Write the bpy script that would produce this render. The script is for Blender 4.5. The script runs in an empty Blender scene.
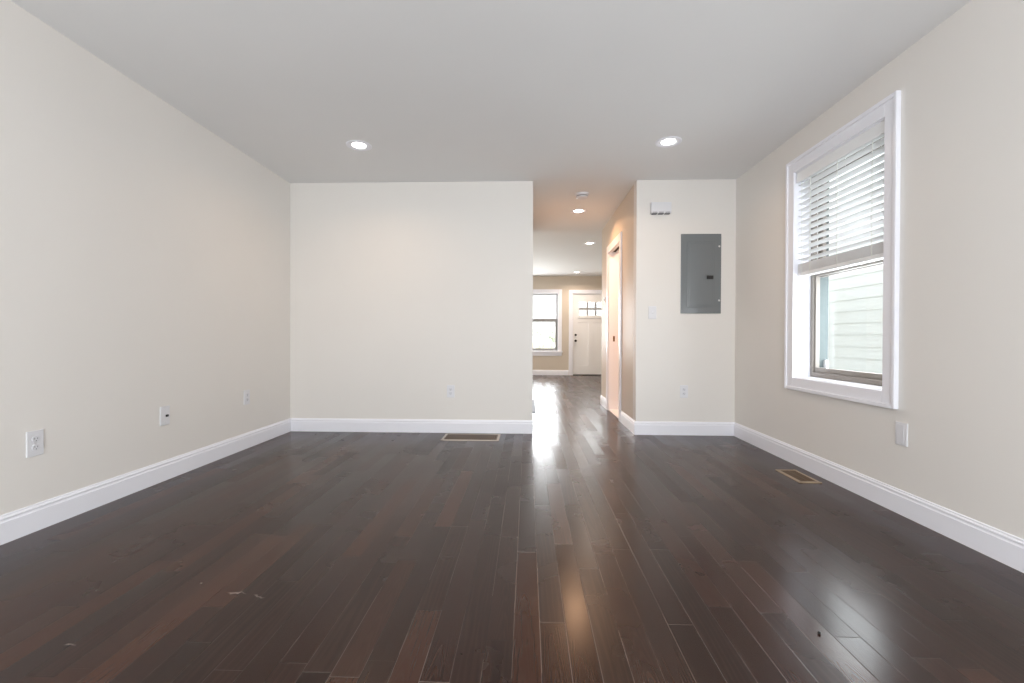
import bpy, bmesh, math, random
from mathutils import Matrix, Vector

S = bpy.context.scene
COL = S.collection
random.seed(7)

# ------------------------------------------------------------------ camera
cam_data = bpy.data.cameras.new('camera')
cam_data.sensor_width = 36.0
cam_data.lens = 455.44 / 1024 * 36.0
cam_data.clip_start = 0.02
cam_data.clip_end = 300
cam = bpy.data.objects.new('camera', cam_data)
COL.objects.link(cam)
cam.matrix_world = (Matrix.Translation((0, 0, 0.922)) @ Matrix.Rotation(0.03435, 4, 'Z')
                    @ Matrix.Rotation(math.pi / 2 - 0.00711, 4, 'X') @ Matrix.Rotation(0.00314, 4, 'Z'))
S.camera = cam

# ------------------------------------------------------------------ exposure
S.view_settings.view_transform = 'Standard'
S.view_settings.look = 'None'
S.view_settings.gamma = 1
S.view_settings.use_curve_mapping = False
S.view_settings.exposure = 0.18
S.cycles.use_denoising = True
S.cycles.max_bounces = 12
S.cycles.diffuse_bounces = 8
S.cycles.glossy_bounces = 5
S.cycles.transparent_max_bounces = 16
S.cycles.sample_clamp_indirect = 4
S.cycles.use_adaptive_sampling = False

# ------------------------------------------------------------------ sky
world = bpy.data.worlds.new('overcast_sky')
S.world = world
world.use_nodes = True
bgn = world.node_tree.nodes['Background']
bgn.inputs['Color'].default_value = (0.93, 0.97, 1.0, 1)
bgn.inputs['Strength'].default_value = 3.4


def area_light(name, loc, aim, sx, sy, power, color, shape='RECTANGLE', spread=180):
    d = bpy.data.lights.new(name, 'AREA')
    d.shape = shape
    d.size = sx
    d.size_y = sy
    d.energy = power
    d.color = color
    d.spread = math.radians(spread)
    o = bpy.data.objects.new(name, d)
    COL.objects.link(o)
    o.location = loc
    o.rotation_euler = Vector(aim).to_track_quat('-Z', 'Y').to_euler()
    return o


# area lights standing in for daylight at side window, front window and door; added fills
area_light('fill_rear_left', (-0.95, -1.40, 1.05), (-1.35, 1, 0.24), 1.6, 2.0, 56, (0.925, 0.965, 1.0))  # added fill behind the camera, angled to brighten the left wall
area_light('fill_rear_right', (0.75, -1.40, 1.05), (1.35, 1, 0.24), 1.6, 2.0, 60, (0.925, 0.965, 1.0))  # added fill behind the camera, angled to brighten the right wall
area_light('daylight_side', (2.26, 3.02, 1.03), (-1, 0, 0), 0.84, 0.66, 11, (0.92, 0.97, 1.0))
area_light('daylight_front', (0.3, 11.95, 1.42), (0, -1, 0.05), 1.1, 1.6, 55, (0.95, 0.98, 1.0))
area_light('daylight_door', (1.585, 11.72, 1.68), (0, -1, -0.05), 0.7, 0.42, 11, (0.95, 0.98, 1.0))
area_light('fill_front_corner', (-1.4, 11.9, 1.35), (0, -1, 0.25), 1.3, 1.5, 70, (0.97, 0.98, 1.0))  # added fill at an unseen opening, brightens the far room
area_light('fill_front_side', (-2.6, 9.0, 1.35), (1, 0, 0.2), 1.2, 1.5, 30, (1.0, 0.93, 0.83))  # added fill at an unseen side opening, lifts far ceiling and walls

H = 2.44
XL, XR, D = -2.338, 1.976, 4.411
YR = -1.0
HL, HR, HE = 0.048, 1.04, 6.45
YF, FR, HF = 11.45, 2.4, 2.48
T = 0.12


# ------------------------------------------------------------------ node helpers
class NT:
    def __init__(self, mat):
        self.t = mat.node_tree
        self.n = self.t.nodes
        self.bsdf = self.n['Principled BSDF']

    def node(self, kind, **kw):
        n = self.n.new(kind)
        for k, v in kw.items():
            setattr(n, k, v)
        return n

    def link(self, a, b):
        self.t.links.new(a, b)

    def put(self, sock, v):
        if hasattr(v, 'is_output'):
            self.link(v, sock)
        else:
            sock.default_value = v

    def m(self, op, a, b=0.0, c=0.0, clamp=False):
        n = self.node('ShaderNodeMath', operation=op, use_clamp=clamp)
        self.put(n.inputs[0], a)
        self.put(n.inputs[1], b)
        self.put(n.inputs[2], c)
        return n.outputs[0]

    def xyz(self, x, y, z=0.0):
        n = self.node('ShaderNodeCombineXYZ')
        for i, v in enumerate((x, y, z)):
            self.put(n.inputs[i], v)
        return n.outputs[0]

    def coords(self):
        tc = self.node('ShaderNodeTexCoord')
        s = self.node('ShaderNodeSeparateXYZ')
        self.link(tc.outputs['Object'], s.inputs[0])
        return tc.outputs['Object'], s.outputs[0], s.outputs[1], s.outputs[2]

    def white(self, vec):
        n = self.node('ShaderNodeTexWhiteNoise', noise_dimensions='3D')
        self.link(vec, n.inputs['Vector'])
        return n.outputs['Value'], n.outputs['Color']

    def noise(self, vec, scale, detail=3, rough=0.5, dist=0.0):
        n = self.node('ShaderNodeTexNoise')
        if vec is not None:
            self.link(vec, n.inputs['Vector'])
        n.inputs['Scale'].default_value = scale
        n.inputs['Detail'].default_value = detail
        n.inputs['Roughness'].default_value = rough
        n.inputs['Distortion'].default_value = dist
        return n.outputs['Fac']

    def ramp(self, fac, stops, interp='LINEAR'):
        n = self.node('ShaderNodeValToRGB')
        n.color_ramp.interpolation = interp
        e = n.color_ramp.elements
        while len(e) < len(stops):
            e.new(0.5)
        for i, (p, c) in enumerate(stops):
            e[i].position = p
            e[i].color = (c[0], c[1], c[2], 1)
        self.link(fac, n.inputs[0])
        return n.outputs['Color']

    def mix(self, fac, a, b, mode='MIX'):
        n = self.node('ShaderNodeMix', data_type='RGBA', blend_type=mode)
        self.put(n.inputs[0], fac)
        for s, v in ((n.inputs[6], a), (n.inputs[7], b)):
            if hasattr(v, 'is_output'):
                self.link(v, s)
            else:
                s.default_value = (v[0], v[1], v[2], 1)
        return n.outputs[2]

    def bump(self, h, strength, dist=0.01, normal=None):
        n = self.node('ShaderNodeBump')
        n.inputs['Strength'].default_value = strength
        n.inputs['Distance'].default_value = dist
        self.link(h, n.inputs['Height'])
        if normal is not None:
            self.link(normal, n.inputs['Normal'])
        return n.outputs['Normal']


def new_mat(name):
    m = bpy.data.materials.new(name)
    m.use_nodes = True
    return m, NT(m)


def paint(name, col, rough=0.5, bump=0.05, scale=220, metal=0.0, spec=0.5, vary=0.02):
    m, t = new_mat(name)
    oc, x, y, z = t.coords()
    nz = t.noise(oc, scale, 3)
    big = t.noise(oc, 1.7, 2)
    c = t.mix(big, [v * (1 - vary) for v in col], [min(1, v * (1 + vary)) for v in col])
    t.link(c, t.bsdf.inputs['Base Color'])
    t.bsdf.inputs['Roughness'].default_value = rough
    t.bsdf.inputs['Metallic'].default_value = metal
    t.bsdf.inputs['Specular IOR Level'].default_value = spec
    if bump:
        t.link(t.bump(nz, bump, 0.002), t.bsdf.inputs['Normal'])
    return m


def emitter(name, col, strength):
    m, t = new_mat(name)
    t.bsdf.inputs['Base Color'].default_value = (0.9, 0.9, 0.9, 1)
    t.bsdf.inputs['Emission Color'].default_value = (*col, 1)
    t.bsdf.inputs['Emission Strength'].default_value = strength
    return m


def glass_mat(name, tint=(1, 1, 1)):
    m = bpy.data.materials.new(name)
    m.use_nodes = True
    nt = m.node_tree
    nt.nodes.remove(nt.nodes['Principled BSDF'])
    out = nt.nodes['Material Output']
    tr = nt.nodes.new('ShaderNodeBsdfTransparent')
    tr.inputs[0].default_value = (*tint, 1)
    gl = nt.nodes.new('ShaderNodeBsdfGlossy')
    gl.inputs['Roughness'].default_value = 0.02
    lw = nt.nodes.new('ShaderNodeFresnel')
    lw.inputs['IOR'].default_value = 1.45
    mx = nt.nodes.new('ShaderNodeMixShader')
    geo = nt.nodes.new('ShaderNodeNewGeometry')
    front = nt.nodes.new('ShaderNodeMath')
    front.operation = 'SUBTRACT'
    front.inputs[0].default_value = 1
    nt.links.new(geo.outputs['Backfacing'], front.inputs[1])
    mul = nt.nodes.new('ShaderNodeMath')
    mul.operation = 'MULTIPLY'
    nt.links.new(lw.outputs[0], mul.inputs[0])
    nt.links.new(front.outputs[0], mul.inputs[1])
    nt.links.new(mul.outputs[0], mx.inputs[0])
    nt.links.new(tr.outputs[0], mx.inputs[1])
    nt.links.new(gl.outputs[0], mx.inputs[2])
    nt.links.new(mx.outputs[0], out.inputs['Surface'])
    return m


def floor_mat():
    m, t = new_mat('dark_oak_planks')
    oc, x, y, z = t.coords()
    W = 0.0826
    u = t.m('DIVIDE', t.m('ADD', x, 20.03), W)
    row = t.m('FLOOR', u)
    fu = t.m('FRACT', u)
    r1, rc = t.white(t.xyz(row, 3.0, 1.0))
    r2, _ = t.white(t.xyz(row, 9.0, 5.0))
    L = t.m('ADD', t.m('MULTIPLY', r2, 0.55), 0.62)
    v = t.m('DIVIDE', t.m('ADD', t.m('ADD', y, 30.0), t.m('MULTIPLY', r1, 7.0)), L)
    seg = t.m('FLOOR', v)
    fv = t.m('FRACT', v)
    pid, pcol = t.white(t.xyz(row, seg, 2.0))
    sp = t.node('ShaderNodeSeparateXYZ')
    t.link(pcol, sp.inputs[0])
    p1, p2, p3 = sp.outputs
    # contour grain of flat-sawn oak, a different piece of log for each board
    gx = t.m('ADD', t.m('MULTIPLY', x, 1.0), t.m('MULTIPLY', p1, 31.0))
    gy = t.m('ADD', t.m('MULTIPLY', y, 0.085), t.m('MULTIPLY', p2, 17.0))
    gv = t.xyz(gx, gy, t.m('MULTIPLY', p3, 9.0))
    n1 = t.noise(gv, 9.0, 2, 0.45, 0.1)
    n2 = t.noise(t.xyz(gx, t.m('MULTIPLY', gy, 0.6), p2), 26.0, 3, 0.6)
    straight = t.m('ADD', t.m('ADD', t.m('MULTIPLY', n1, 34.0), t.m('MULTIPLY', n2, 16.0)), t.m('MULTIPLY', x, t.m('ADD', 180.0, t.m('MULTIPLY', p3, 260.0))))
    # cathedral arches on the boards cut near the heart of the log
    off = t.m('SUBTRACT', fu, t.m('ADD', 0.35, t.m('MULTIPLY', p2, 0.3)))
    arch = t.m('ADD', t.m('MULTIPLY', t.m('MULTIPLY', off, off), 150.0), t.m('MULTIPLY', y, t.m('ADD', 40.0, t.m('MULTIPLY', p3, 45.0))))
    arch = t.m('ADD', arch, t.m('ADD', t.m('MULTIPLY', n1, 32.0), t.m('MULTIPLY', n2, 9.0)))
    heart = t.m('GREATER_THAN', p1, 0.55)
    rings = t.m('SINE', t.m('ADD', t.m('MULTIPLY', arch, heart), t.m('MULTIPLY', straight, t.m('SUBTRACT', 1.0, heart))))
    rings = t.m('POWER', t.m('ADD', t.m('MULTIPLY', rings, 0.5), 0.5), 2.2)
    fv2 = t.xyz(gx, t.m('MULTIPLY', gy, 0.32), p3)
    fine = t.noise(fv2, 170.0, 2, 0.6)
    pores = t.m('GREATER_THAN', fine, 0.60)
    base = t.ramp(pid, [(0.0, (0.022, 0.0082, 0.0056)), (0.35, (0.033, 0.0122, 0.0080)), (0.7, (0.045, 0.0165, 0.0105)),
                        (0.92, (0.070, 0.0260, 0.0150)), (1.0, (0.095, 0.0370, 0.0200))])
    c = t.mix(t.m('MULTIPLY', rings, t.m('ADD', 0.25, t.m('MULTIPLY', n2, 0.85))), base, t.mix(0.55, base, (0.080, 0.044, 0.030)))
    c = t.mix(t.m('MULTIPLY', pores, 0.35), c, (0.009, 0.006, 0.005))
    cloud = t.noise(oc, 0.9, 3)
    c = t.mix(t.m('MULTIPLY', cloud, 0.18), c, (0.036, 0.020, 0.016))
    # joints
    du = t.m('MULTIPLY', t.m('SUBTRACT', 0.5, t.m('ABSOLUTE', t.m('SUBTRACT', fu, 0.5))), W)
    dv = t.m('MULTIPLY', t.m('SUBTRACT', 0.5, t.m('ABSOLUTE', t.m('SUBTRACT', fv, 0.5))), L)
    dj = t.m('MINIMUM', du, dv)
    gap = t.m('SUBTRACT', 1.0, t.m('DIVIDE', dj, 0.0016), clamp=True)
    bevel_glint = t.m('MULTIPLY', t.m('GREATER_THAN', t.noise(t.xyz(x, t.m('MULTIPLY', y, 0.6), row), 2.6, 2), 0.46),
                t.m('SUBTRACT', 1.0, t.m('MULTIPLY', t.m('ABSOLUTE', x), 0.75), clamp=True))
    gapc = t.mix(bevel_glint, (0.006, 0.0045, 0.004), (0.22, 0.18, 0.16))  # pale reflections off board edges painted into joints near the middle
    c = t.mix(t.m('MULTIPLY', gap, 0.9), t.mix(1.0, c, (0.66, 0.62, 0.62), 'MULTIPLY'), gapc)
    # pale scuffs worn into the finish
    wob = t.m('MULTIPLY', t.m('SUBTRACT', t.noise(oc, 22.0, 3), 0.5), 0.05)
    scr = None
    for cx, cy, lx, ly, ang in ((-1.045, 1.60, 0.045, 0.0035, 0.0), (-0.955, 1.585, 0.030, 0.003, -0.25), (-1.365, 1.31, 0.022, 0.004, 0.1), (-1.22, 1.66, 0.006, 0.006, 0)):
        ca, sa = math.cos(ang), math.sin(ang)
        dx = t.m('SUBTRACT', x, cx)
        dy = t.m('ADD', t.m('SUBTRACT', y, cy), wob)
        a = t.m('DIVIDE', t.m('ADD', t.m('MULTIPLY', dx, ca), t.m('MULTIPLY', dy, sa)), lx)
        b = t.m('DIVIDE', t.m('SUBTRACT', t.m('MULTIPLY', dy, ca), t.m('MULTIPLY', dx, sa)), ly)
        k = t.m('SUBTRACT', 1.0, t.m('ADD', t.m('MULTIPLY', a, a), t.m('MULTIPLY', b, b)), clamp=True)
        scr = k if scr is None else t.m('MAXIMUM', scr, k)
    c = t.mix(t.m('MULTIPLY', scr, 0.75), c, (0.26, 0.22, 0.20))
    t.link(c, t.bsdf.inputs['Base Color'])
    rg = t.m('ADD', t.m('ADD', 0.16, t.m('MULTIPLY', p2, 0.08)), t.m('MULTIPLY', t.noise(oc, 2.4, 4), 0.12))
    t.link(rg, t.bsdf.inputs['Roughness'])
    t.bsdf.inputs['Specular IOR Level'].default_value = 0.33
    # every board lies at its own very slight tilt
    tx = t.m('MULTIPLY', t.m('SUBTRACT', p1, 0.5), 0.030)
    ty = t.m('MULTIPLY', t.m('SUBTRACT', p3, 0.5), 0.016)
    nn = t.node('ShaderNodeVectorMath', operation='NORMALIZE')
    t.link(t.xyz(tx, ty, 1.0), nn.inputs[0])
    hgt = t.m('SUBTRACT', t.m('ADD', t.m('MULTIPLY', fine, 0.03), t.m('MULTIPLY', rings, 0.06)), gap)
    t.link(t.bump(hgt, 0.14, 0.002, nn.outputs[0]), t.bsdf.inputs['Normal'])
    return m


def tile_mat():
    m, t = new_mat('beige_tile')
    oc, x, y, z = t.coords()
    br = t.node('ShaderNodeTexBrick')
    t.link(oc, br.inputs['Vector'])
    br.offset = 0
    br.inputs['Scale'].default_value = 1
    br.inputs['Brick Width'].default_value = 0.3
    br.inputs['Row Height'].default_value = 0.3
    br.inputs['Mortar Size'].default_value = 0.004
    br.inputs['Color1'].default_value = (0.62, 0.54, 0.45, 1)
    br.inputs['Color2'].default_value = (0.58, 0.50, 0.42, 1)
    br.inputs['Mortar'].default_value = (0.4, 0.35, 0.3, 1)
    t.link(br.outputs['Color'], t.bsdf.inputs['Base Color'])
    t.bsdf.inputs['Roughness'].default_value = 0.3
    return m


def speckle(name, c1, c2, scale, rough=0.9):
    m, t = new_mat(name)
    oc, x, y, z = t.coords()
    t.link(t.ramp(t.noise(oc, scale, 5, 0.6), [(0.3, c1), (0.7, c2)]), t.bsdf.inputs['Base Color'])
    t.bsdf.inputs['Roughness'].default_value = rough
    return m


M = dict(
    wall=paint('cream_wall_paint', (0.775, 0.747, 0.712), 0.55, 0.05, 260),
    tan=paint('tan_satin_wall_paint', (0.635, 0.560, 0.470), 0.48, 0.05, 260, spec=0.32),
    ceil=paint('white_ceiling_paint', (0.80, 0.80, 0.80), 0.75, 0.04, 200),
    trim=paint('white_trim_gloss', (0.87, 0.875, 0.93), 0.30, 0.02, 90),
    plate=paint('white_plastic', (0.745, 0.745, 0.77), 0.35, 0.0),
    socket=paint('white_socket_plastic', (0.70, 0.70, 0.73), 0.35, 0.0),
    slot=paint('socket_slot_grey', (0.16, 0.16, 0.17), 0.6, 0.0),
    black=paint('black_plastic', (0.012, 0.012, 0.013), 0.4, 0.0),
    floor=floor_mat(),
    tile=tile_mat(),
    steel=paint('grey_enamelled_steel', (0.150, 0.165, 0.172), 0.20, 0.02, 500, spec=1.0),
    screw=paint('zinc_screw', (0.75, 0.75, 0.75), 0.3, 0.0, metal=0.9),
    bronze=paint('dark_bronze_metal', (0.05, 0.042, 0.038), 0.35, 0.0, metal=0.8),
    alu=paint('taupe_window_metal', (0.27, 0.245, 0.22), 0.5, 0.02, 300),
    grey=paint('grey_window_metal', (0.27, 0.265, 0.26), 0.45, 0.0),
    vinyl=paint('grey_green_window_track', (0.10, 0.125, 0.125), 0.8, 0.0, spec=0.15),
    blind=paint('white_blind_slat', (0.86, 0.87, 0.88), 0.4, 0.0),
    cord=paint('white_cord', (0.80, 0.82, 0.78), 0.7, 0.0),
    brass=paint('tan_brass_register', (0.40, 0.31, 0.215), 0.4, 0.05, 300, metal=0.25),
    pale=paint('pale_beige_register', (0.52, 0.46, 0.40), 0.4, 0.05, 300, metal=0.15),
    louvre=paint('brown_register_louvre', (0.115, 0.068, 0.032), 0.45, 0.03, 300),
    well=paint('dark_register_duct', (0.02, 0.016, 0.012), 0.7, 0.0),
    door=paint('white_door_paint', (0.86, 0.85, 0.845), 0.35, 0.02, 90),
    glass=glass_mat('clear_glass'),
    siding=paint('pale_mint_siding', (0.775, 0.835, 0.85), 0.6, 0.04, 60),
    lampw=emitter('warm_lamp_lens', (1.0, 0.93, 0.86), 14),
    lampc=emitter('cool_lamp_lens', (1.0, 0.98, 0.95), 14),
    concrete=speckle('pale_concrete', (0.50, 0.49, 0.46), (0.62, 0.60, 0.57), 6),
    lawn=speckle('pale_lawn', (0.36, 0.40, 0.22), (0.46, 0.46, 0.28), 3),
    asphalt=speckle('grey_asphalt', (0.38, 0.38, 0.38), (0.45, 0.45, 0.45), 8),
    leaf=speckle('pale_green_leaves', (0.66, 0.69, 0.61), (0.76, 0.78, 0.72), 5),
    bark=speckle('grey_bark', (0.16, 0.13, 0.11), (0.26, 0.22, 0.19), 12),
    cream_wood=paint('cream_painted_wood', (0.72, 0.66, 0.48), 0.6, 0.03, 60),
    grille=paint('shaded_pane_bars', (0.34, 0.335, 0.33), 0.5, 0.0),  # pane bars coloured darker than the door to paint in backlit shade
    render=paint('pale_house_render', (0.50, 0.50, 0.49), 0.8, 0.05, 20),
    roof=paint('pale_grey_roof', (0.36, 0.35, 0.34), 0.8, 0.05, 20),
    housepane=paint('pale_house_pane', (0.40, 0.42, 0.44), 0.5, 0.0),
    car=paint('dusty_rose_car_paint', (0.32, 0.235, 0.225), 0.3, 0.0),
    carglass=paint('dark_car_glass', (0.03, 0.03, 0.035), 0.12, 0.0),
    rubber=paint('tyre_rubber', (0.03, 0.03, 0.03), 0.8, 0.0),
    duct=paint('dark_track_recess', (0.05, 0.03, 0.02), 0.7, 0.0),
    rust=paint('bronze_strike_plate', (0.20, 0.115, 0.07), 0.4, 0.0, metal=0.6),
)


# ------------------------------------------------------------------ mesh helpers
class MB:
    def __init__(self):
        self.b = bmesh.new()

    def box(self, x0, x1, y0, y1, z0, z1, bevel=0.0, seg=2):
        g = bmesh.ops.create_cube(self.b, size=1)
        vs = g['verts']
        for v in vs:
            v.co = Vector(((x0 + x1) / 2 + v.co.x * (x1 - x0), (y0 + y1) / 2 + v.co.y * (y1 - y0), (z0 + z1) / 2 + v.co.z * (z1 - z0)))
        if bevel:
            es = list({e for v in vs for e in v.link_edges})
            bmesh.ops.bevel(self.b, geom=es, offset=bevel, segments=seg, affect='EDGES', profile=0.6)
        return self

    def cyl(self, p0, p1, r0, r1=None, n=20):
        r1 = r0 if r1 is None else r1
        p0, p1 = Vector(p0), Vector(p1)
        d = p1 - p0
        q = d.to_track_quat('Z', 'Y').to_matrix().to_4x4()
        bmesh.ops.create_cone(self.b, cap_ends=True, segments=n, radius1=r0, radius2=r1, depth=d.length,
                              matrix=Matrix.Translation((p0 + p1) / 2) @ q)
        return self

    def lathe(self, prof, c, axis='Z', n=48, cap=True):
        """prof: list of (r, h) rings around an axis through c"""
        rings = []
        for r, h in prof:
            ring = []
            for i in range(n):
                a = 2 * math.pi * i / n
                p = Vector((r * math.cos(a), r * math.sin(a), h))
                ring.append(self.b.verts.new(Vector(c) + p))
            rings.append(ring)
        for a, b in zip(rings, rings[1:]):
            for i in range(n):
                self.b.faces.new((a[i], a[(i + 1) % n], b[(i + 1) % n], b[i]))
        if cap:
            self.b.faces.new(rings[0][::-1])
            self.b.faces.new(rings[-1])
        return self

    def sweep(self, prof, pts, out):
        """profile (offset, height) extruded along the floor line pts[0]-pts[1]; out = direction the profile grows"""
        out = Vector(out)
        A, B = [Vector(p) for p in pts]
        ra = [self.b.verts.new(A + out * d + Vector((0, 0, h))) for d, h in prof]
        rb = [self.b.verts.new(B + out * d + Vector((0, 0, h))) for d, h in prof]
        k = len(prof)
        for i in range(k):
            self.b.faces.new((ra[i], ra[(i + 1) % k], rb[(i + 1) % k], rb[i]))
        self.b.faces.new(ra[::-1])
        self.b.faces.new(rb)
        return self

    def poly(self, pts, vec):
        """flat outline pts extruded by vec"""
        vec = Vector(vec)
        a = [self.b.verts.new(Vector(p)) for p in pts]
        b = [self.b.verts.new(Vector(p) + vec) for p in pts]
        k = len(pts)
        for i in range(k):
            self.b.faces.new((a[i], a[(i + 1) % k], b[(i + 1) % k], b[i]))
        self.b.faces.new(a[::-1])
        self.b.faces.new(b)
        return self

    def frame(self, axis, at0, at1, a0, a1, z0, z1, w, bevel=0.003, wb=None, wt=None):
        """four bars round a rectangular opening; axis 'x': lies in a y-z plane, 'y': in an x-z plane; grows inward"""
        wb = w if wb is None else wb
        wt = w if wt is None else wt
        for (p0, p1, q0, q1) in ((a0, a0 + w, z0, z1), (a1 - w, a1, z0, z1), (a0 + w, a1 - w, z0, z0 + wb), (a0 + w, a1 - w, z1 - wt, z1)):
            if axis == 'x':
                self.box(at0, at1, p0, p1, q0, q1, bevel)
            else:
                self.box(p0, p1, at0, at1, q0, q1, bevel)
        return self

    def build(self, name, mat, parent=None, origin=None, smooth=False):
        bmesh.ops.recalc_face_normals(self.b, faces=self.b.faces[:])
        me = bpy.data.meshes.new(name)
        if origin is None and parent is not None:
            origin = parent.matrix_world.translation if parent.parent is None else WORLD[parent.name]
        off = Vector(origin) if origin is not None else Vector((0, 0, 0))
        for v in self.b.verts:
            v.co -= off
        self.b.to_mesh(me)
        self.b.free()
        me.materials.append(mat)
        if smooth:
            for p in me.polygons:
                p.use_smooth = True
        o = bpy.data.objects.new(name, me)
        COL.objects.link(o)
        if parent is not None:
            o.parent = parent
            base = WORLD[parent.name]
            o.location = off - base
        else:
            o.location = off
        WORLD[o.name] = off.copy()
        return o


WORLD = {}


def tag(o, label=None, cat=None, group=None, kind=None):
    if label:
        o['label'] = label
    if cat:
        o['category'] = cat
    if group:
        o['group'] = group
    if kind:
        o['kind'] = kind
    return o


def thing(name, label, cat, loc, group=None, kind=None):
    o = bpy.data.objects.new(name, None)
    o.empty_display_size = 0.1
    COL.objects.link(o)
    o.location = loc
    o.matrix_world = Matrix.Translation(loc)
    WORLD[o.name] = Vector(loc)
    return tag(o, label, cat, group, kind)


def struct(name, mb, mat, label=None, cat=None):
    return tag(mb.build(name, mat), label, cat, None, 'structure')


def wall_with_hole(axis, t0, t1, a0, a1, z0, z1, holes):
    """wall slab with rectangular holes (a, a, z, z), as boxes; no coplanar overlaps"""
    mb = MB()
    cuts = sorted({a0, a1, *[h[0] for h in holes], *[h[1] for h in holes]})
    for p, q in zip(cuts, cuts[1:]):
        hs = sorted([h for h in holes if h[0] <= p + 1e-6 and h[1] >= q - 1e-6], key=lambda h: h[2])
        z = z0
        for h in hs + [(0, 0, z1, z1)]:
            if h[2] > z + 1e-6:
                if axis == 'x':
                    mb.box(t0, t1, p, q, z, h[2])
                else:
                    mb.box(p, q, t0, t1, z, h[2])
            z = h[3]
    return mb


# ------------------------------------------------------------------ room shell
struct('floor', MB().box(XL - T, FR + T, YR - T, YF + 0.2, -0.10, 0.0), M['floor'], 'dark brown oak plank floor running through room and hall', 'floor')
struct('ceiling', MB().box(XL - T, FR + T, YR - T, HE, H, H + 0.12), M['ceil'], 'flat white ceiling over the empty room and hall', 'ceiling')
struct('ceiling_front', MB().box(XL - T, FR + T, HE, YF + 0.2, HF, HF + 0.12), M['ceil'], 'pale ceiling of the far room beyond the hall', 'ceiling')
struct('wall_left', MB().box(XL - T, XL, YR, D + T, 0, H), M['wall'], 'long cream wall with three white wall plates', 'wall')
struct('wall_back', MB().box(XL, HL, D, D + T, 0, H), M['wall'], 'cream wall facing the camera beside the hall opening', 'wall')
struct('wall_back_right', MB().box(HR, XR, D, D + T, 0, H), M['wall'], 'narrow cream wall that carries the grey breaker panel', 'wall')
WY0, WY1, WZ0, WZ1 = 2.585, 3.455, 0.640, 2.150
struct('wall_right', wall_with_hole('x', XR, XR + 0.231, YR, D + T, 0, H, [(WY0, WY1, WZ0, WZ1)]), M['wall'], 'cream wall with the white framed window', 'wall')
struct('wall_rear', wall_with_hole('y', YR - T, YR, XL - T, XR + T, 0, H, [(-1.7, 1.5, 0.05, 2.2)]), M['wall'], 'cream wall behind the camera around an added patio opening', 'wall')
struct('wall_hall_left', MB().box(HL - T, HL, D + T, HE, 0, H), M['tan'], 'tan wall along the blind side of the hall', 'wall')
DY0, DY1, DZ = 5.165, 5.885, 2.035
struct('wall_hall_right', wall_with_hole('x', HR, HR + T, D + T, HE, 0, H, [(DY0, DY1, 0, DZ)]), M['tan'], 'tan hall wall with the open doorway', 'wall')
struct('wall_partition_left', MB().box(XL - T, HL - 0.01, HE + 0.002, HE + T, 0, HF), M['tan'], 'tan wall of the far room beside the hall end', 'wall')
struct('wall_partition_right', MB().box(HR + 0.01, FR + T, HE - T, HE - 0.003, 0, HF), M['tan'], 'tan wall of the far room behind the doorway side', 'wall')
struct('wall_front_left', wall_with_hole('x', XL - T, XL, HE + T, YF, 0, HF, [(8.35, 9.65, 0.6, 2.1)]), M['tan'], 'tan side wall of the far room near its window', 'wall')  # unseen side opening added to let in the far room fill
struct('wall_front_right', MB().box(FR, FR + T, D + T, YF, 0, HF), M['tan'], 'tan side wall of the far room near its door', 'wall')
FX0, FX1, FZ0, FZ1 = -0.16, 0.765, 0.60, 2.06
EX0, EX1, EZ = 1.118, 2.052, 2.05
struct('wall_front', wall_with_hole('y', YF, YF + 0.2, XL, FR, 0, HF, [(-2.0, -0.8, FZ0, FZ1), (FX0, FX1, FZ0, FZ1), (EX0, EX1, 0, EZ)]), M['tan'], 'far tan wall with the front window and white door', 'wall')  # leftmost hole is an unseen opening added for the corner fill
struct('floor_washroom', MB().box(HR + 0.005, FR, D + T, HE - T, 0.0, 0.008), M['tile'], 'beige tiled floor inside the open hall doorway', 'floor')

# baseboards
BP = [(0, 0), (0.014, 0), (0.014, 0.095), (0.0115, 0.099), (0.0105, 0.106), (0.0125, 0.110), (0.0115, 0.115), (0.007, 0.119), (0.006, 0.126), (0, 0.128)]
bt = 0.014


def base(name, a, b, out, label):
    struct(name, MB().sweep(BP, ((*a, 0), (*b, 0)), out), M['trim'], label, 'baseboard')


base('baseboard_left', (XL, YR), (XL, D), (1, 0, 0), 'white baseboard under the long left wall')
base('baseboard_back', (XL + bt, D), (HL, D), (0, -1, 0), 'white baseboard behind the wide floor register')
base('baseboard_back_right', (HR - bt, D), (XR, D), (0, -1, 0), 'white baseboard below the breaker panel')
base('baseboard_right', (XR, YR), (XR, D - bt), (-1, 0, 0), 'white baseboard under the window wall')
base('baseboard_hall_right', (HR, D), (HR, 5.06), (-1, 0, 0), 'short white baseboard between corner and open doorway')
base('baseboard_hall_end', (HR, 5.99), (HR, HE), (-1, 0, 0), 'short white baseboard past the open doorway')
base('baseboard_hall_left', (HL, D + 0.01), (HL, HE), (0.35, 0, 0), 'white baseboard along the blind hall side')
base('baseboard_front', (XL, YF), (EX0 - 0.095, YF), (0, -1, 0), 'white baseboard under the far front window')

# ------------------------------------------------------------------ side window (window_1)
w1 = thing('window_1', 'white framed double hung window with taupe sashes above blank plate', 'window', (XR, 3.02, WZ0), kind='structure')
OY0, OY1, OZ0, OZ1 = 2.496, 3.530, 0.553, 2.211
c = MB()
cw = 0.09
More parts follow.
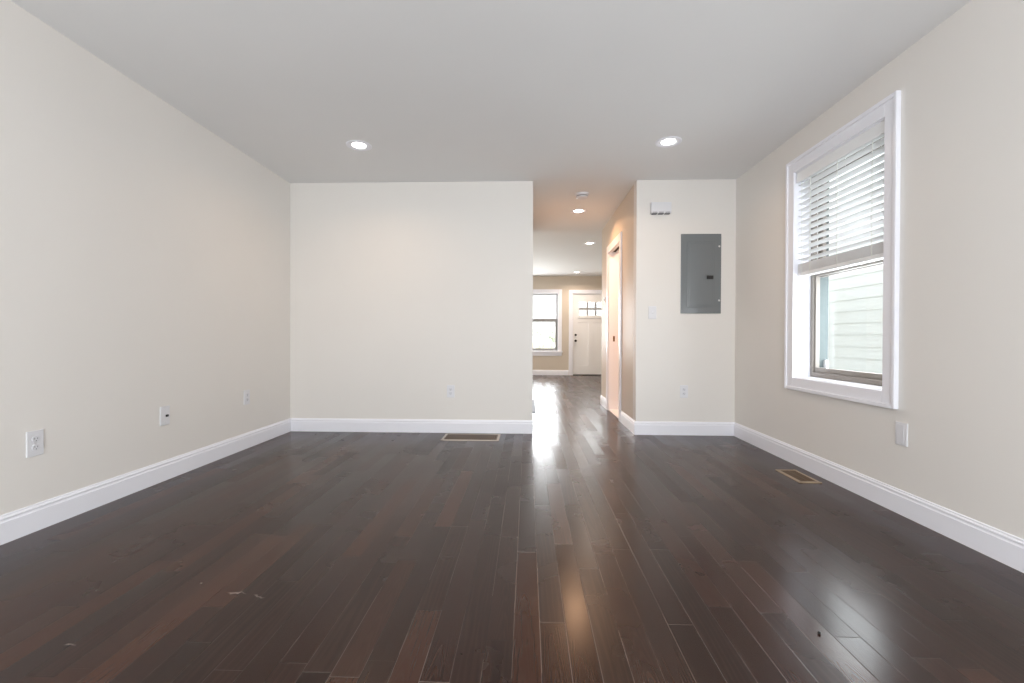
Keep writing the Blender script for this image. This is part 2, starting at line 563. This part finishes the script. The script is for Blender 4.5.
# mitred-look flat casing with a raised back band
c.frame('x', XR - 0.017, XR, OY0, OY1, OZ0, OZ1 + 0.03, cw, 0.003, wb=0.086, wt=0.092)
c.build('casing', M['trim'], w1)
c = MB()
c.frame('x', XR - 0.026, XR, OY0 - 0.004, OY1 + 0.004, OZ0 - 0.004, OZ1 + 0.034, 0.024, 0.005)
c.build('back_band', M['trim'], w1)
JX = 2.092
c = MB()
c.frame('x', XR - 0.004, JX + 0.03, WY0 - 0.012, WY1 + 0.012, WZ0 - 0.012, WZ1 + 0.012, 0.018, 0.0015)
c.build('jamb_liner', M['trim'], w1)
iy0, iy1, iz0, iz1 = WY0 + 0.006, WY1 - 0.006, WZ0 + 0.006, WZ1 - 0.006
fr = MB().frame('x', JX, JX + 0.044, iy0, iy1, iz0, iz1, 0.030, 0.003, wb=0.036).build('window_frame', M['alu'], w1)
# lower sash, inside track
ZM = 1.385
sy0, sy1 = iy0 + 0.030, iy1 - 0.030
lo = MB().frame('x', JX + 0.012, JX + 0.042, sy0, sy1, iz0 + 0.036, ZM + 0.03, 0.014, 0.003, wb=0.034, wt=0.034).build('lower_sash', M['alu'], w1)
MB().box(JX + 0.025, JX + 0.029, sy0 + 0.012, sy1 - 0.012, iz0 + 0.066, ZM).build('pane', M['glass'], lo)
up = MB().frame('x', JX + 0.046, JX + 0.072, sy0, sy1, ZM - 0.01, iz1 - 0.03, 0.034, 0.003).build('upper_sash', M['alu'], w1)
MB().box(JX + 0.058, JX + 0.062, sy0 + 0.032, sy1 - 0.032, ZM + 0.022, iz1 - 0.062).build('pane', M['glass'], up)
# outer track seen through the glass
MB().frame('x', JX + 0.0445, JX + 0.112, iy0 + 0.004, iy1 - 0.004, iz0 + 0.004, iz1 - 0.004, 0.0255, 0.002).build('outer_track', M['vinyl'], w1)
MB().box(JX + 0.076, JX + 0.094, iy1 - 0.062, iy1 - 0.036, iz0 + 0.045, iz0 + 0.125, 0.003).build('sash_stop', M['plate'], w1)
mr = MB().box(JX - 0.002, JX + 0.014, 2.98, 3.06, ZM + 0.012, ZM + 0.030, 0.004).build('sash_lock', M['alu'], w1)

# ------------------------------------------------------------------ venetian blind
bl = thing('window_blind', 'white slatted blind half raised in the side window', 'blind', (XR + 0.05, 3.02, 2.05))
by0, by1 = WY0 + 0.010, WY1 - 0.010
bx = XR + 0.045
hd = MB()
hd.box(XR + 0.004, XR + 0.016, by0 - 0.001, by1 + 0.001, 2.072, 2.146, 0.003)
hd.box(XR + 0.0025, XR + 0.010, by0 - 0.001, by1 + 0.001, 2.080, 2.090, 0.002)
hd.build('valance', M['blind'], bl)
MB().box(XR + 0.020, XR + 0.074, by0 + 0.002, by1 - 0.002, 2.090, 2.142, 0.003).build('headrail', M['blind'], bl)
sl = MB()
tilt = math.radians(-13)
zs = []
zz = 2.050
while zz > 1.49:
    zs.append(zz)
    zz -= 0.0455
for z in zs:
    n = 6
    prev = None
    hw = 0.0245
    pts_t, pts_b = [], []
    for i in range(n + 1):
        s = -1 + 2 * i / n
        px = s * hw
        pz = 0.0022 * (1 - s * s)
        X = bx + px * math.cos(tilt) - pz * math.sin(tilt)
        Z = z + px * math.sin(tilt) + pz * math.cos(tilt)
        pts_t.append((X, by0, Z + 0.0014))
        pts_b.append((X, by0, Z - 0.0014))
    sl.poly(pts_t + pts_b[::-1], (0, by1 - by0, 0))
tag(sl.build('slats', M['blind'], bl), 'open white slats')
st = MB()
for i in range(15):
    z = 1.412 + i * 0.0042
    j = random.uniform(-0.0015, 0.0015)
    st.box(bx - 0.0245 + j, bx + 0.0245 + j, by0, by1, z, z + 0.0031, 0.0008, 1)
tag(st.build('slat_stack', M['blind'], bl), 'slats gathered in a stack')
MB().box(bx - 0.026, bx + 0.026, by0, by1, 1.383, 1.411, 0.004).build('bottom_rail', M['blind'], bl)
ld = MB()
for yy in (2.72, 3.02, 3.30):
    for dx in (-0.026, 0.026):
        ld.box(bx + dx - 0.0012, bx + dx + 0.0012, yy - 0.002, yy + 0.002, 1.40, 2.09)
ld.build('ladder_cords', M['cord'], bl)
MB().cyl((XR + 0.016, 3.395, 1.285), (XR + 0.016, 3.395, 2.08), 0.0022, n=8).build('pull_cord', M['cord'], bl)
MB().cyl((XR + 0.016, 3.395, 1.245), (XR + 0.016, 3.395, 1.29), 0.0065, 0.0035, n=12).build('tassel', M['plate'], bl)

# ------------------------------------------------------------------ wall plates
# each is built facing -Y at the origin of its own frame, then turned to its wall
ROT = {'back': 0.0, 'left': math.pi / 2, 'right': -math.pi / 2}


def plate(name, label, cat, where, a, z, kind, group):
    side = where
    loc = {'back': (a, D, z), 'left': (XL, a, z), 'right': (XR, a, z), 'hall': (HR, a, z)}[side]
    t = thing(name, label, cat, (0, 0, 0), group)
    W2, H2 = 0.0375, 0.0605
    p = MB().box(-W2, W2, -0.007, 0, -H2, H2, 0.003).build('cover_plate', M['plate'], t)
    if kind == 'duplex':
        for s in (1, -1):
            r = MB()
            r.lathe([(0.0172, 0), (0.0172, 0.0022), (0.0160, 0.0030)], (0, 0, 0), n=24)
            for v in r.b.verts:
                x, y, zv = v.co
                v.co = Vector((x, -0.007 - zv, max(-0.0138, min(0.0138, y)) + s * 0.0195))
            rr = r.build('receptacle', M['socket'], t)
            k = MB()
            k.box(-0.0075, -0.0050, -0.0106, -0.0098, s * 0.0195 - 0.001, s * 0.0195 + 0.0075)
            k.box(0.0050, 0.0075, -0.0106, -0.0098, s * 0.0195 - 0.001, s * 0.0195 + 0.0065)
            k.cyl((0, -0.0106, s * 0.0195 - 0.0075), (0, -0.0098, s * 0.0195 - 0.0075), 0.0026, n=10)
            k.build('slots', M['slot'], rr)
        MB().cyl((0, -0.0082, 0), (0, -0.0068, 0), 0.0030, n=12).build('screw', M['screw'], t)
    elif kind == 'jack':
        MB().box(-0.011, 0.011, -0.0085, -0.006, -0.009, 0.009, 0.0015).build('jack_insert', M['socket'], t)
        k = MB().box(0.000, 0.019, -0.016, -0.007, -0.009, 0.006, 0.003)
        k.build('jack', M['black'], t)
        for s in (1, -1):
            MB().cyl((0, -0.0080, s * 0.042), (0, -0.0066, s * 0.042), 0.0030, n=12).build('screw', M['screw'], t)
    elif kind == 'toggle':
        MB().box(-0.0052, 0.0052, -0.0085, -0.006, -0.0115, 0.0115, 0.001).build('toggle_slot', M['socket'], t)
        MB().poly([(-0.004, -0.007, -0.006), (-0.004, -0.007, 0.006), (-0.004, -0.020, -0.005), (-0.004, -0.018, -0.011)], (0.008, 0, 0)).build('toggle', M['plate'], t)
        for s in (1, -1):
            MB().cyl((0, -0.0080, s * 0.030), (0, -0.0066, s * 0.030), 0.0030, n=12).build('screw', M['screw'], t)
    elif kind == 'blank':
        MB().box(-0.027, 0.020, -0.0085, -0.006, -0.050, 0.050, 0.002).build('blank_insert', M['socket'], t)
    t.location = loc
    t.rotation_euler = (0, 0, {'back': 0, 'left': math.pi / 2, 'right': -math.pi / 2, 'hall': -math.pi / 2}[side])
    return t


plate('wall_outlet', 'white duplex outlet low on left wall, closest to the camera', 'outlet', 'left', 2.078, 0.417, 'duplex', None)
plate('jack_plate', 'white wall plate with one black jack on left wall', 'wall plate', 'left', 2.852, 0.417, 'jack', None)
plate('wall_outlet', 'white duplex outlet on left wall near the far corner', 'outlet', 'left', 3.708, 0.425, 'duplex', None)
plate('wall_outlet', 'white duplex outlet above the wide floor register', 'outlet', 'back', -0.747, 0.404, 'duplex', None)
plate('wall_outlet', 'white duplex outlet below the grey breaker panel', 'outlet', 'back', 1.496, 0.418, 'duplex', None)
plate('light_switch', 'white toggle light switch left of the grey breaker panel', 'light switch', 'back', 1.193, 1.173, 'toggle', None)
plate('blank_plate', 'blank white wall plate below the side window corner', 'wall plate', 'right', 2.468, 0.424, 'blank', None)

# ------------------------------------------------------------------ breaker panel
bp = thing('breaker_panel', 'grey metal breaker panel set in the narrow back wall', 'breaker panel', (1.648, D, 1.164))
MB().box(1.459, 1.838, D - 0.008, D, 1.164, 1.922, 0.003).build('cover', M['steel'], bp)
px0, px1, pz0, pz1 = 1.520, 1.775, 1.222, 1.850
dr = MB().box(px0, px1, D - 0.014, D - 0.008, pz0, pz1, 0.003)
dr.box(px0 + 0.020, px1 - 0.020, D - 0.0165, D - 0.013, pz0 + 0.020, pz1 - 0.020, 0.0025)
dr.build('door', M['steel'], bp)
MB().box(1.697, 1.760, D - 0.0245, D - 0.0160, 1.490, 1.524, 0.003).build('latch', M['black'], bp)
for z in (1.27, 1.76):
    MB().cyl((px0 - 0.003, D - 0.014, z - 0.03), (px0 - 0.003, D - 0.014, z + 0.03), 0.004, n=10).build('hinge', M['steel'], bp)
for z in (1.288, 1.803):
    MB().cyl((1.819, D - 0.0115, z), (1.819, D - 0.007, z), 0.008, 0.0095, n=16).build('screw', M['screw'], bp)

# ------------------------------------------------------------------ door chime box
ch = thing('door_chime', 'small white chime box high on the narrow back wall', 'door chime', (1.262, D, 2.10))
MB().box(1.166, 1.356, D - 0.048, D, 2.112, 2.216, 0.006).build('cover', M['plate'], ch)
for i in range(3):
    x0 = 1.178 + i * 0.060
    MB().box(x0, x0 + 0.046, D - 0.044, D - 0.004, 2.1075, 2.1135).build('sound_slot', M['slot'], ch)
    MB().box(x0 + 0.002, x0 + 0.044, D - 0.0495, D - 0.047, 2.117, 2.122).build('sound_slot', M['slot'], ch)
MB().box(1.180, 1.354, D - 0.0500, D - 0.047, 2.128, 2.131).build('trim_line', M['socket'], ch)


# ------------------------------------------------------------------ recessed lights
def downlight(label, x, y, zc, lens, power, color, cap=0.098):
    t = thing('recessed_light', label, 'ceiling light', (x, y, zc), 'recessed ceiling lights')
    r = MB()
    r.lathe([(cap, 0), (cap, -0.003), (cap - 0.006, -0.006), (0.072, -0.005), (0.062, -0.001), (0.049, 0.0)], (x, y, zc), cap=False)
    r.build('trim_ring', M['trim'], t, smooth=False)
    MB().lathe([(0.051, -0.0012), (0.050, -0.002), (0.044, -0.003)], (x, y, zc)).build('lens', lens, t)
    L = area_light('downlight_lamp', (x, y, zc - 0.008), (0, 0, -1), 0.12, 0.12, power, color, 'DISK', 150)
    return t


SOFT2 = (1.0, 0.82, 0.68)
WARM = (1.0, 0.57, 0.31)
SOFT = (1.0, 0.68, 0.43)
downlight('lit round recessed light in the ceiling above the wide back wall', -1.335, 3.56, H, M['lampc'], 3.0, SOFT)
downlight('lit round recessed light in the ceiling near the breaker panel side', 1.08, 3.56, H, M['lampc'], 3.0, SOFT)
downlight('warm recessed light in the hall ceiling behind the smoke detector', 0.60, 5.46, H, M['lampw'], 10, WARM)
downlight('recessed light in the far room ceiling near the hall end', 1.01, 7.50, HF, M['lampw'], 10, SOFT2)
downlight('small distant recessed light in the far room ceiling before the front wall', 1.15, 10.75, HF, M['lampw'], 13, SOFT2)

sd = thing('smoke_detector', 'round pale smoke detector on the hall ceiling', 'smoke detector', (0.566, 4.82, H))
MB().lathe([(0.076, 0), (0.076, -0.010), (0.072, -0.012)], (0.566, 4.82, H)).build('base_ring', M['plate'], sd)
MB().lathe([(0.068, -0.012), (0.068, -0.018), (0.060, -0.022), (0.060, -0.030), (0.066, -0.031), (0.064, -0.038), (0.050, -0.044), (0.02, -0.046)], (0.566, 4.82, H)).build('cover', M['socket'], sd)
MB().lathe([(0.0605, -0.0225), (0.0612, -0.026), (0.0605, -0.0297)], (0.566, 4.82, H), cap=False).build('vent_slot', M['slot'], sd)


# ------------------------------------------------------------------ floor registers
def register(label, x0, x1, y0, y1, frame_mat, along):
    cx, cy = (x0 + x1) / 2, (y0 + y1) / 2
    t = thing('floor_register', label, 'floor register', (cx, cy, 0))
    w = 0.020 if along == 'y' else 0.022
    f = MB()
    prof = [(0, 0.0), (0, 0.002), (0.004, 0.0055), (w, 0.0055), (w, 0.0)]
    for a, b, out in (((x0, y0), (x1, y0), (0, 1, 0)), ((x0, y1), (x1, y1), (0, -1, 0)), ((x0, y0), (x0, y1), (1, 0, 0)), ((x1, y0), (x1, y1), (-1, 0, 0))):
        f.sweep(prof, ((*a, 0), (*b, 0)), out)
    f.build('frame', frame_mat, t)
    MB().box(x0 + w, x1 - w, y0 + w, y1 - w, 0.0002, 0.0010).build('duct_opening', M['well'], t)
    g = MB()
    if along == 'y':
        k = 16
        for i in range(k):
            yy = y0 + w + (i + 0.5) * (y1 - y0 - 2 * w) / k
            g.box(x0 + w, x1 - w, yy - 0.0042, yy + 0.0042, 0.001, 0.0046)
        g.box(cx - 0.003, cx + 0.003, y0 + w, y1 - w, 0.001, 0.0052)
    else:
        k = 26
        for i in range(k):
            xx = x0 + w + (i + 0.5) * (x1 - x0 - 2 * w) / k
            g.box(xx - 0.0058, xx + 0.0058, y0 + w, y1 - w, 0.001, 0.0046)
        for s in (0.33, 0.67):
            yy = y0 + w + s * (y1 - y0 - 2 * w)
            g.box(x0 + w, x1 - w, yy - 0.003, yy + 0.003, 0.001, 0.0052)
    g.build('grille', M['louvre'], t)
    return t


register('wide brown floor register with pale frame against the back wall', -0.782, -0.256, 4.068, 4.345, M['pale'], 'x')
register('small tan floor register near the window wall', 1.745, 1.886, 2.972, 3.262, M['brass'], 'y')

cr = MB()
bmesh.ops.create_icosphere(cr.b, subdivisions=2, radius=0.0050, matrix=Matrix.Translation((0.914, 1.450, 0.0040)) @ Matrix.Diagonal((1.0, 0.9, 0.75, 1)))
for v in cr.b.verts:
    v.co += Vector((random.uniform(-1, 1), random.uniform(-1, 1), random.uniform(-0.4, 0.4))) * 0.0007
tag(cr.build('crumb', M['black'], origin=(0.914, 1.450, 0)), 'tiny black crumb lying on the floor boards', 'debris')

# ------------------------------------------------------------------ plug-in unit low on the hall side of the back wall
pg = thing('plug_in_night_light', 'small white plug-in unit low at the hall edge of the wide back wall', 'night light', (HL, 4.475, 0.25))
MB().poly([(HL, 4.44, 0.205), (HL, 4.44, 0.325), (HL + 0.020, 4.44, 0.318), (HL + 0.032, 4.44, 0.215), (HL + 0.030, 4.44, 0.205)], (0, 0.07, 0)).build('housing', M['plate'], pg)
MB().box(HL, HL + 0.029, 4.443, 4.507, 0.193, 0.2055, 0.002).build('sensor_base', M['black'], pg)

# ------------------------------------------------------------------ hall doorway (door_1 opening, pocket door hidden in the wall)
d1 = thing('doorway_1', 'open hall doorway with white casing and warm lit jamb', 'doorway', (HR, 5.525, 0), kind='structure')
cz = 0.085
c = MB()
c.box(HR - 0.018, HR, DY0 - cz - 0.006, DY0 - 0.006, 0, DZ - 0.02, 0.003)
c.box(HR - 0.018, HR, DY1 + 0.006, DY1 + cz + 0.006, 0, DZ - 0.02, 0.003)
c.box(HR - 0.018, HR, DY0 - cz - 0.006, DY1 + cz + 0.006, DZ - 0.02, DZ + 0.07, 0.003)
c.build('casing', M['trim'], d1)
c = MB()
c.box(HR - 0.002, HR + T + 0.004, DY0, DY0 + 0.019, 0, DZ, 0.001)
c.box(HR - 0.002, HR + T + 0.004, DY1 - 0.019, DY1, 0, DZ, 0.001)
c.box(HR - 0.002, HR + 0.035, DY0 + 0.019, DY1 - 0.019, DZ - 0.019, DZ, 0.001)
c.box(HR + 0.080, HR + T + 0.004, DY0 + 0.019, DY1 - 0.019, DZ - 0.019, DZ, 0.001)
c.build('jamb', M['trim'], d1)
MB().box(HR + 0.035, HR + 0.080, DY0 + 0.019, DY1 - 0.019, DZ - 0.006, DZ, 0).build('track_slot', M['duct'], d1)
MB().box(HR + 0.050, HR + 0.074, DY1 - 0.0205, DY1 - 0.0185, 0.885, 0.955, 0.0006).build('strike_plate', M['rust'], d1)
MB().box(HR + 0.002, HR + T, DY0 + 0.019, DY1 - 0.019, 0.008, 0.014, 0.002).build('threshold', M['trim'], d1)
# washroom ceiling lamp, hidden from the room, that gives the doorway its warm light
area_light('washroom_lamp', (1.75, 5.3, 2.36), (0, 0, -1), 0.3, 0.3, 22, (1.0, 0.66, 0.45), 'DISK')

th = thing('thermostat', 'tiny dark faced thermostat on the hall wall past the doorway', 'thermostat', (HR, 6.12, 1.44))
MB().box(HR - 0.018, HR, 6.085, 6.155, 1.405, 1.475, 0.004).build('housing', M['plate'], th)
MB().box(HR - 0.020, HR - 0.017, 6.105, 6.135, 1.425, 1.455, 0.001).build('display', M['black'], th)

# ------------------------------------------------------------------ front window (window_2)
w2 = thing('window_2', 'bright double hung front window beside the white door', 'window', ((FX0 + FX1) / 2, YF, FZ0), kind='structure')
c = MB()
c.frame('y', YF - 0.018, YF, FX0 - 0.09, FX1 + 0.09, FZ0 - 0.02, FZ1 + 0.09, 0.09, 0.003, wb=0.02)
c.build('casing', M['trim'], w2)
MB().box(FX0 - 0.11, FX1 + 0.11, YF - 0.045, YF + 0.02, FZ0 - 0.03, FZ0 + 0.004, 0.004).build('window_sill', M['trim'], w2)
MB().box(FX0 - 0.09, FX1 + 0.09, YF - 0.014, YF, FZ0 - 0.115, FZ0 - 0.03, 0.003).build('apron', M['trim'], w2)
MB().frame('y', YF - 0.002, YF + 0.12, FX0 - 0.004, FX1 + 0.004, FZ0 - 0.004, FZ1 + 0.004, 0.016, 0.001).build('jamb_liner', M['trim'], w2)
MB().frame('y', YF + 0.06, YF + 0.13, FX0 + 0.012, FX1 - 0.012, FZ0 + 0.012, FZ1 - 0.012, 0.020, 0.002).build('window_frame', M['grey'], w2)
ZF = 1.38
lo = MB().frame('y', YF + 0.065, YF + 0.095, FX0 + 0.032, FX1 - 0.032, FZ0 + 0.032, ZF + 0.035, 0.040, 0.002, wt=0.075).build('lower_sash', M['grey'], w2)
MB().box(FX0 + 0.06, FX1 - 0.06, YF + 0.078, YF + 0.082, FZ0 + 0.068, ZF - 0.036).build('pane', M['glass'], lo)
up = MB().frame('y', YF + 0.100, YF + 0.128, FX0 + 0.032, FX1 - 0.032, ZF - 0.02, FZ1 - 0.032, 0.022, 0.002, wb=0.05).build('upper_sash', M['plate'], w2)
MB().box(FX0 + 0.052, FX1 - 0.052, YF + 0.112, YF + 0.116, ZF + 0.028, FZ1 - 0.052).build('pane', M['glass'], up)

# ------------------------------------------------------------------ front door (door_1)
d2 = thing('door_1', 'white panelled front door with six small panes at the hall end', 'door', ((EX0 + EX1) / 2, YF, 0), kind='structure')
c = MB()
c.box(EX0 - 0.09, EX0 - 0.002, YF - 0.018, YF, 0, EZ, 0.003)
c.box(EX1 + 0.002, EX1 + 0.09, YF - 0.018, YF, 0, EZ, 0.003)
c.box(EX0 - 0.09, EX1 + 0.09, YF - 0.018, YF, EZ, EZ + 0.085, 0.003)
c.build('casing', M['trim'], d2)
c = MB()
c.box(EX0, EX0 + 0.018, YF, YF + 0.16, 0, EZ, 0.001)
c.box(EX1 - 0.018, EX1, YF, YF + 0.16, 0, EZ, 0.001)
c.box(EX0 + 0.018, EX1 - 0.018, YF, YF + 0.16, EZ - 0.018, EZ, 0.001)
c.build('jamb', M['trim'], d2)
ex0, ex1, ez0, ez1 = EX0 + 0.021, EX1 - 0.021, 0.022, EZ - 0.021
yd0, yd1 = YF + 0.030, YF + 0.074
lx0, lx1, lz0, lz1 = ex0 + 0.155, ex1 - 0.135, 1.495, 1.835
lf = MB()
# stiles, rails
lf.box(ex0, lx0 - 0.03, yd0, yd1, ez0, ez1, 0.002)
lf.box(lx1 + 0.03, ex1, yd0, yd1, ez0, ez1, 0.002)
lf.box(lx0 - 0.03, lx1 + 0.03, yd0, yd1, lz1 + 0.02, ez1)
lf.box(lx0 - 0.03, lx1 + 0.03, yd0, yd1, 1.330, lz0 - 0.02)
lf.box(lx0 - 0.03, lx1 + 0.03, yd0, yd1, ez0, 0.245)
xm = (ex0 + ex1) / 2
lf.box(xm - 0.055, xm + 0.055, yd0, yd1, 0.245, 1.330)
lf.box(lx0 - 0.03, xm - 0.055, yd0 + 0.014, yd1 - 0.014, 0.245, 1.330)
lf.box(xm + 0.055, lx1 + 0.03, yd0 + 0.014, yd1 - 0.014, 0.245, 1.330)
leaf = lf.build('leaf', M['door'], d2)
MB().frame('y', yd0 - 0.006, yd1, lx0 - 0.03, lx1 + 0.03, lz0 - 0.02, lz1 + 0.02, 0.024, 0.002).build('pane_surround', M['door'], d2)
g = MB()
pw = (lx1 - lx0) / 3
for i in (1, 2):
    g.box(lx0 + pw * i - 0.024, lx0 + pw * i + 0.024, yd0 - 0.004, yd0 + 0.016, lz0, lz1, 0.002)
g.box(lx0 - 0.01, lx1 + 0.01, yd0 - 0.0025, yd0 + 0.0145, (lz0 + lz1) / 2 - 0.026, (lz0 + lz1) / 2 + 0.026, 0.002)
tag(g.build('pane_grid', M['grille'], d2), 'bars between the small panes, backlit shade in their grey colour')
MB().box(lx0 - 0.01, lx1 + 0.01, yd0 + 0.018, yd0 + 0.022, lz0, lz1).build('panes', M['glass'], d2)
MB().box(lx0 - 0.03, lx1 + 0.03, yd0 - 0.022, yd0, lz0 - 0.060, lz0 - 0.036, 0.004).build('shelf_moulding', M['door'], d2)
for z, nm, r in ((0.865, 'door_handle', 0.028), (1.01, 'deadbolt', 0.024)):
    k = MB().cyl((ex0 + 0.065, yd0, z), (ex0 + 0.065, yd0 - 0.008, z), r + 0.004, n=20)
    k.cyl((ex0 + 0.065, yd0 - 0.008, z), (ex0 + 0.065, yd0 - 0.035, z), 0.012, n=14)
    if nm == 'door_handle':
        bmesh.ops.create_uvsphere(k.b, u_segments=18, v_segments=12, radius=r, matrix=Matrix.Translation((ex0 + 0.065, yd0 - 0.052, z)))
    else:
        k.box(ex0 + 0.060, ex0 + 0.070, yd0 - 0.042, yd0 - 0.030, z - 0.018, z + 0.018, 0.003)
    k.build(nm, M['bronze'], d2, smooth=False)
MB().box(EX0 + 0.02, EX1 - 0.02, YF + 0.005, YF + 0.12, 0, 0.020, 0.002).build('threshold', M['bronze'], d2)

# ------------------------------------------------------------------ unseen patio door added behind the camera for the rear fills (added_patio_door)
w3 = thing('added_patio_door', 'wide unseen patio door frame added behind the camera for fill light', 'window', (-0.1, YR, 0.05), kind='structure')
MB().frame('y', YR - 0.09, YR - 0.02, -1.70, 1.50, 0.05, 2.2, 0.05, 0.003).build('window_frame', M['trim'], w3)
for x0, x1 in ((-1.65, -0.07), (-0.13, 1.45)):
    y = YR - 0.075 if x0 < -1 else YR - 0.045
    s = MB().frame('y', y, y + 0.028, x0, x1, 0.10, 2.15, 0.065, 0.003).build('sliding_panel', M['trim'], w3)

# ------------------------------------------------------------------ outside
nb = thing('neighbour_house', 'pale mint lap sided house wall outside the side window', 'house', (3.6, 4.6, -0.6))
sd_mb = MB()
ex = 0.127
NH = 3.9
zz = -0.55
while zz < NH:
    sd_mb.poly([(3.513, 2.2, zz), (3.518, 2.2, zz + ex + 0.01), (3.53, 2.2, zz + ex + 0.01), (3.53, 2.2, zz)], (0, 6.0, 0))
    zz += ex
sd_mb.build('siding', M['siding'], nb)
MB().box(3.53, 5.5, 2.2, 8.2, -0.6, NH + 0.1).build('wall_body', M['siding'], nb)
MB().box(3.485, 3.53, 2.12, 2.2, -0.6, NH + 0.1, 0.003).build('corner_board', M['trim'], nb)
MB().box(3.47, 5.6, 2.1, 8.3, NH + 0.02, NH + 0.25, 0.01).build('fascia', M['trim'], nb)

tag(struct('ground_side', MB().box(2.3, 9, -6, YF + 0.2, -0.7, -0.6), M['concrete'], 'pale concrete strip between the two houses', 'ground'), None, None)
struct('porch_floor', MB().box(-2.0, 3.2, YF + 0.2, 13.9, -0.15, -0.04), M['concrete'], 'pale porch floor outside the front window', 'porch floor')
struct('lawn', MB().box(-60, 60, 13.9, 42, -0.75, -0.62), M['lawn'], 'pale lawn beyond the porch', 'lawn')
struct('road', MB().box(-80, 80, 42, 64, -0.75, -0.64), M['asphalt'], 'pale grey street far outside the front window', 'road')
struct('ground_far', MB().box(-120, 120, 64, 190, -0.75, -0.60), M['lawn'], 'far pale ground across the street', 'ground')

pr = thing('porch_railing', 'cream wooden porch railing seen through the front window', 'railing', (0.4, 13.6, -0.04))
MB().box(-1.9, 3.0, 13.56, 13.64, 0.74, 0.79, 0.006).build('top_rail', M['cream_wood'], pr)
MB().box(-1.9, 3.0, 13.575, 13.625, 0.08, 0.12, 0.004).build('bottom_rail', M['cream_wood'], pr)
for x in (-1.9, 0.55, 3.0):
    MB().box(x - 0.045, x + 0.045, 13.555, 13.645, -0.04, 0.86, 0.005).build('post', M['cream_wood'], pr)
bal = MB()
x = -1.78
while x < 2.9:
    if abs(x - 0.55) > 0.07:
        bal.box(x - 0.014, x + 0.014, 13.586, 13.614, 0.12, 0.74)
    x += 0.115
bal.build('balusters', M['cream_wood'], pr)


def tree(label, x, y, h, r, seed):
    rnd = random.Random(seed)
    t = thing('tree', label, 'tree', (x, y, -0.64), 'trees across the lawn')
    MB().cyl((x, y, -0.64), (x + 0.1, y, h * 0.55), 0.16, 0.07, 10).build('trunk', M['bark'], t)
    f = MB()
    for i in range(520):
        a, b = rnd.uniform(0, 6.283), rnd.uniform(-1, 1)
        q = rnd.uniform(0.35, 1) * r
        s = math.sqrt(1 - b * b)
        p = Vector((x + q * s * math.cos(a), y + q * s * math.sin(a), h * 0.62 + q * b * 1.15))
        n = Vector((rnd.uniform(-1, 1), rnd.uniform(-1, 1), rnd.uniform(-1, 1))).normalized()
        mat = Matrix.Translation(p) @ n.to_track_quat('Z', 'Y').to_matrix().to_4x4() @ Matrix.Diagonal((0.20, 0.34, 0.02, 1)) 
        bmesh.ops.create_icosphere(f.b, subdivisions=1, radius=0.75, matrix=mat)
    f.build('foliage', M['leaf'], t)


tree('pale green tree beyond the porch railing in the front window', 1.25, 33.0, 1.5, 0.85, 4)

# pale house across the street, added to block bright sky behind the door panes
hs = thing('house', 'pale rendered house added across the street to block bright sky', 'house', (2.0, 70.0, -0.6), kind='structure')
MB().box(-14, 18, 68, 78, -0.6, 7.6).build('wall_body', M['render'], hs)
MB().poly([(-14.6, 67.5, 7.6), (-14.6, 78.5, 7.6), (-14.6, 73, 11.0)], (33.2, 0, 0)).build('roof', M['roof'], hs)
for fx in (-11, -6, -1, 4, 9, 14):
    for fz in (1.0, 4.4):
        w = MB().frame('y', 67.92, 68.02, fx, fx + 1.4, fz, fz + 1.7, 0.10, 0.01).build('window', M['trim'], hs)
        MB().box(fx + 0.09, fx + 1.31, 67.97, 68.0, fz + 0.09, fz + 1.61).build('pane', M['housepane'], w)

# parked car across the street, its front showing past the hall wall edge
cx, cy, cz0 = 0.35, 47.0, -0.64
car = thing('car', 'dusty rose car parked across the street, front end in view', 'car', (cx, cy, cz0))


def side(pts, y0, y1):
    return [(cx + p[0], cy + y0, cz0 + p[1]) for p in pts], (0, y1 - y0, 0)


b_ = MB()
b_.poly(*side([(-4.2, 0.30), (0.15, 0.28), (0.28, 0.42), (0.25, 0.66), (0.05, 0.80), (-1.05, 0.94), (-3.7, 0.98), (-4.25, 0.90), (-4.3, 0.5)], -0.85, 0.85))
b_.poly(*side([(-1.05, 0.93), (-1.75, 1.40), (-3.0, 1.42), (-3.75, 0.97)], -0.72, 0.72))
b_.build('body', M['car'], car)
MB().poly(*side([(-1.25, 0.97), (-1.80, 1.36), (-2.95, 1.38), (-3.50, 1.0)], -0.745, 0.745)).build('side_glass', M['carglass'], car)
MB().poly([(cx - 1.02, cy - 0.66, cz0 + 0.95), (cx - 1.02, cy + 0.66, cz0 + 0.95), (cx - 1.72, cy + 0.60, cz0 + 1.40), (cx - 1.72, cy - 0.60, cz0 + 1.40)], (0.02, 0, 0.02)).build('windscreen', M['carglass'], car)
for wx in (-0.65, -3.35):
    for wy in (-0.87, 0.69):
        MB().cyl((cx + wx, cy + wy, cz0 + 0.32), (cx + wx, cy + wy + 0.18, cz0 + 0.32), 0.32, n=24).build('wheel', M['rubber'], car)
